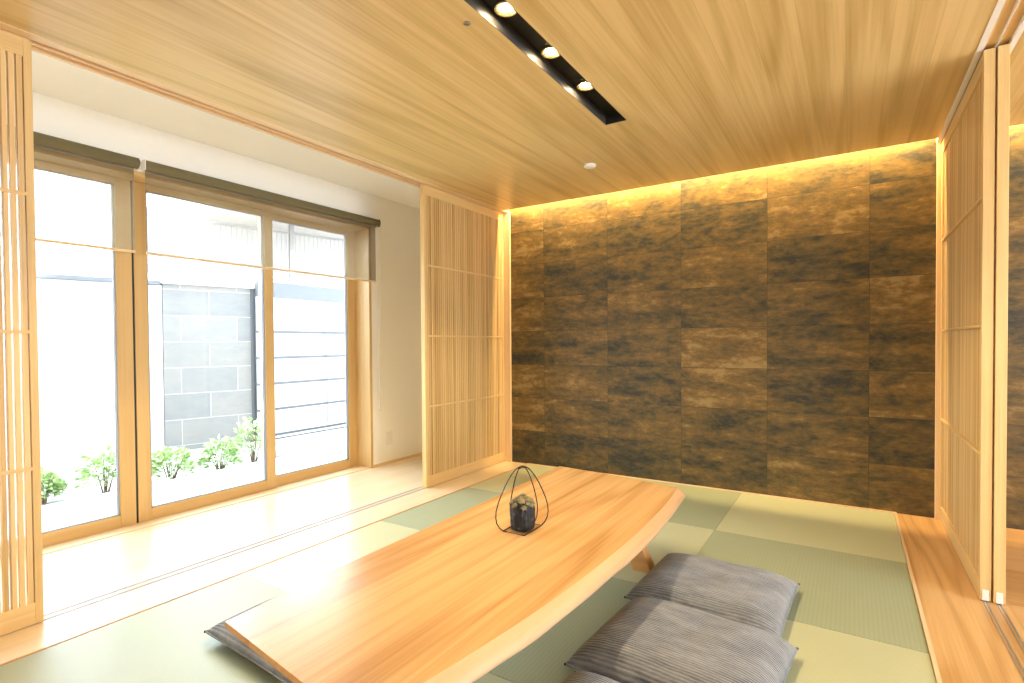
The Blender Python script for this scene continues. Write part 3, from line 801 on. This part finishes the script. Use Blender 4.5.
# shrubs
k = NT('shrub leaf')
nc = k.noise(k.co, 14.0, 3.0, 0.6)
SHRUB = k.principled(k.ramp(nc, [(0.3, (0.16, 0.27, 0.09)), (0.5, (0.34, 0.48, 0.20)), (0.7, (0.60, 0.68, 0.40))]), 0.5, 0, 0.4)
STEM = m_plain('shrub stem', (0.16, 0.11, 0.06), 0.8)
def shrub(label, x, y, w, d, h, seedv):
    r = thing('garden_shrub', label, 'shrub', (x, y, GZ), 0, 'low shrubs along the garden wall')
    rn = random.Random(seedv)
    bs = new_bm(); bl = new_bm()
    for i in range(10):
        a = rn.uniform(0, 2 * PI); q = rn.random() ** 0.5
        tipp = Vector((math.cos(a) * q * w / 2 * 0.8, math.sin(a) * q * d / 2 * 0.8, h * rn.uniform(0.55, 0.95)))
        tube(bs, [(tipp.x * 0.15, tipp.y * 0.15, 0), tuple(tipp * 0.55), tuple(tipp)], [0.006, 0.004, 0.002], 5)
    for i in range(420):
        a = rn.uniform(0, 2 * PI); ph = math.acos(rn.uniform(-0.1, 1)); q = rn.uniform(0.55, 1.0)
        p = Vector((math.sin(ph) * math.cos(a) * w / 2 * q, math.sin(ph) * math.sin(a) * d / 2 * q, h * (0.3 + 0.7 * math.cos(ph) * q)))
        dr = Vector((math.cos(a) * math.sin(ph), math.sin(a) * math.sin(ph), rn.uniform(-0.2, 0.9))).normalized()
        sd = dr.cross(Vector((rn.uniform(-1, 1), rn.uniform(-1, 1), 1))).normalized(); nn_ = sd.cross(dr)
        ln = rn.uniform(0.035, 0.065); wd = ln * 0.36
        v = [bl.verts.new(p), bl.verts.new(p + dr * ln * 0.5 + sd * wd + nn_ * 0.004), bl.verts.new(p + dr * ln - nn_ * 0.006), bl.verts.new(p + dr * ln * 0.5 - sd * wd + nn_ * 0.004)]
        bl.faces.new(v[:3]); bl.faces.new((v[0], v[2], v[3]))
    obj('stems', bs, STEM, r); obj('foliage', bl, SHRUB, r)
shrub('small leafy shrub outside, beside the frame of the near slatted screen', -2.95, -2.64, 0.22, 0.22, 0.25, 11)
shrub('loose leafy shrub outside, just left of the double window post', -2.86, -2.27, 0.36, 0.36, 0.38, 12)
shrub('leafy shrub outside, just right of the double window post', -2.80, -1.80, 0.34, 0.36, 0.32, 13)
shrub('leafy shrub outside in the middle of the central window pane', -2.80, -1.36, 0.32, 0.34, 0.32, 14)
shrub('tallest leafy shrub outside, at the dark end of the tiled garden wall', -2.95, -0.93, 0.40, 0.40, 0.46, 15)
# a low stone by the fence
b = new_bm(); bmesh.ops.create_icosphere(b, subdivisions=3, radius=1.0)
for v in b.verts:
    nz = noise.noise(v.co * 1.7) * 0.18
    v.co = Vector((v.co.x * 0.09, v.co.y * 0.12, max(-0.02, v.co.z * 0.06 + 0.03))) * (1 + nz)
for f in b.faces: f.smooth = True
tag(obj('garden_stone', b, m_plain('grey stone', (0.30, 0.30, 0.30), 0.8, var=0.2), None, (-2.95, -0.68, GZ)), 'small grey stone on the gravel outside the right window pane', 'stone')
# neighbouring house with a railed balcony
hs = thing('neighbour_house', 'pale house with railed balcony beyond the garden wall, washed out by daylight', 'house', (-12.4, 0.9, GZ), math.radians(75.0))
b = new_bm(); box(b, -6.0, 7.0, 1.5, 6.0, 0.0, 7.0); obj('wall', b, HOUSEW, hs)
b = new_bm(); box(b, -6.0, 7.0, 0.0, 1.5, 2.75, 3.0); obj('balcony_slab', b, HOUSEW, hs)
b = new_bm(); box(b, 2.6, 7.4, -0.7, 6.0, 4.75, 5.0); obj('eave', b, HOUSEW, hs)
b = new_bm(); box(b, -6.0, 7.0, 0.02, 0.07, 4.38, 4.44); box(b, -6.0, 7.0, 0.02, 0.07, 3.08, 3.13); obj('handrail', b, HOUSEG, hs)
b = new_bm()
for i in range(100):
    xx = -5.9 + i * 0.13
    box(b, xx, xx + 0.014, 0.034, 0.056, 3.1, 4.4)
o = obj('balusters', b, HOUSEG, hs)
for xx in (-2.5, 1.0, 4.6):
    b = new_bm(); box(b, xx, xx + 0.11, 0.0, 0.11, 2.9, 4.75 if xx > 2 else 4.45); obj('post', b, HOUSEG, hs)
b = new_bm(); box(b, 1.2, 2.2, 1.47, 1.52, 3.0, 4.9); obj('balcony_door', b, HOUSEG, hs)

# ------------------------------------------------------------------ light
w = bpy.data.worlds.new('sky'); S.world = w; w.use_nodes = True
t = w.node_tree; t.nodes.clear()
bg = t.nodes.new('ShaderNodeBackground'); bg.inputs[0].default_value = (0.78, 0.89, 1.0, 1); bg.inputs[1].default_value = 7.0
wo = t.nodes.new('ShaderNodeOutputWorld'); t.links.new(bg.outputs[0], wo.inputs[0])

sl = bpy.data.lights.new('sun', 'SUN'); sl.energy = 26.0; sl.angle = math.radians(1.0); sl.color = (1.0, 0.95, 0.87)
so = bpy.data.objects.new('sun', sl); C.objects.link(so)
so.rotation_euler = Vector((-0.62, 0.16, -0.77)).to_track_quat('-Z', 'Y').to_euler()

# portals for the openings (sampling aids; they emit nothing)
def portal(loc, rot, sx, sy):
    L = bpy.data.lights.new('window_portal', 'AREA'); L.shape = 'RECTANGLE'; L.size = sx; L.size_y = sy; L.cycles.is_portal = True
    o = bpy.data.objects.new('window_portal', L); C.objects.link(o); o.location = loc; o.rotation_euler = rot
portal((XF - 0.08, (WY0 + WY1) / 2, 1.06), (0, -PI / 2, 0), 2.1, WY1 - WY0)
portal((RX + 0.12, (RY0 + RY1) / 2, (RZ0 + RZ1) / 2), (0, PI / 2, 0), RZ1 - RZ0, RY1 - RY0)

portal(((FX0 + FX1) / 2, -5.72, 1.12), (PI / 2, 0, 0), FX1 - FX0, 2.15)

# ------------------------------------------------------------------ camera
cam = bpy.data.cameras.new('camera'); co = bpy.data.objects.new('camera', cam); C.objects.link(co)
f, cx, D, cz = 532.817, 2.29786, 4.15124, 1.09717
yaw, pit, rol = 0.5659570, -0.0169753, -0.0071111
F = Vector((-math.sin(yaw) * math.cos(pit), math.cos(yaw) * math.cos(pit), math.sin(pit)))
R = Vector((math.cos(yaw), math.sin(yaw), 0)); U = R.cross(F)
R2 = R * math.cos(rol) + U * math.sin(rol); U2 = -R * math.sin(rol) + U * math.cos(rol)
M = Matrix((R2, U2, -F)).transposed().to_4x4(); M.translation = Vector((cx, -D, cz))
co.matrix_world = M
cam.sensor_width = 36.0; cam.sensor_fit = 'HORIZONTAL'; cam.lens = f / 1024 * 36.0
cam.shift_y = 10.7195 / 1024; cam.clip_start = 0.02; cam.clip_end = 200
S.camera = co

S.view_settings.view_transform = 'Standard'; S.view_settings.look = 'None'
S.view_settings.gamma = 1.0; S.view_settings.use_curve_mapping = False
S.view_settings.exposure = 1.2
S.cycles.use_denoising = True
S.cycles.max_bounces = 12; S.cycles.diffuse_bounces = 8; S.cycles.glossy_bounces = 4; S.cycles.transparent_max_bounces = 12
S.cycles.sample_clamp_indirect = 8.0
S.cycles.caustics_reflective = False; S.cycles.caustics_refractive = False
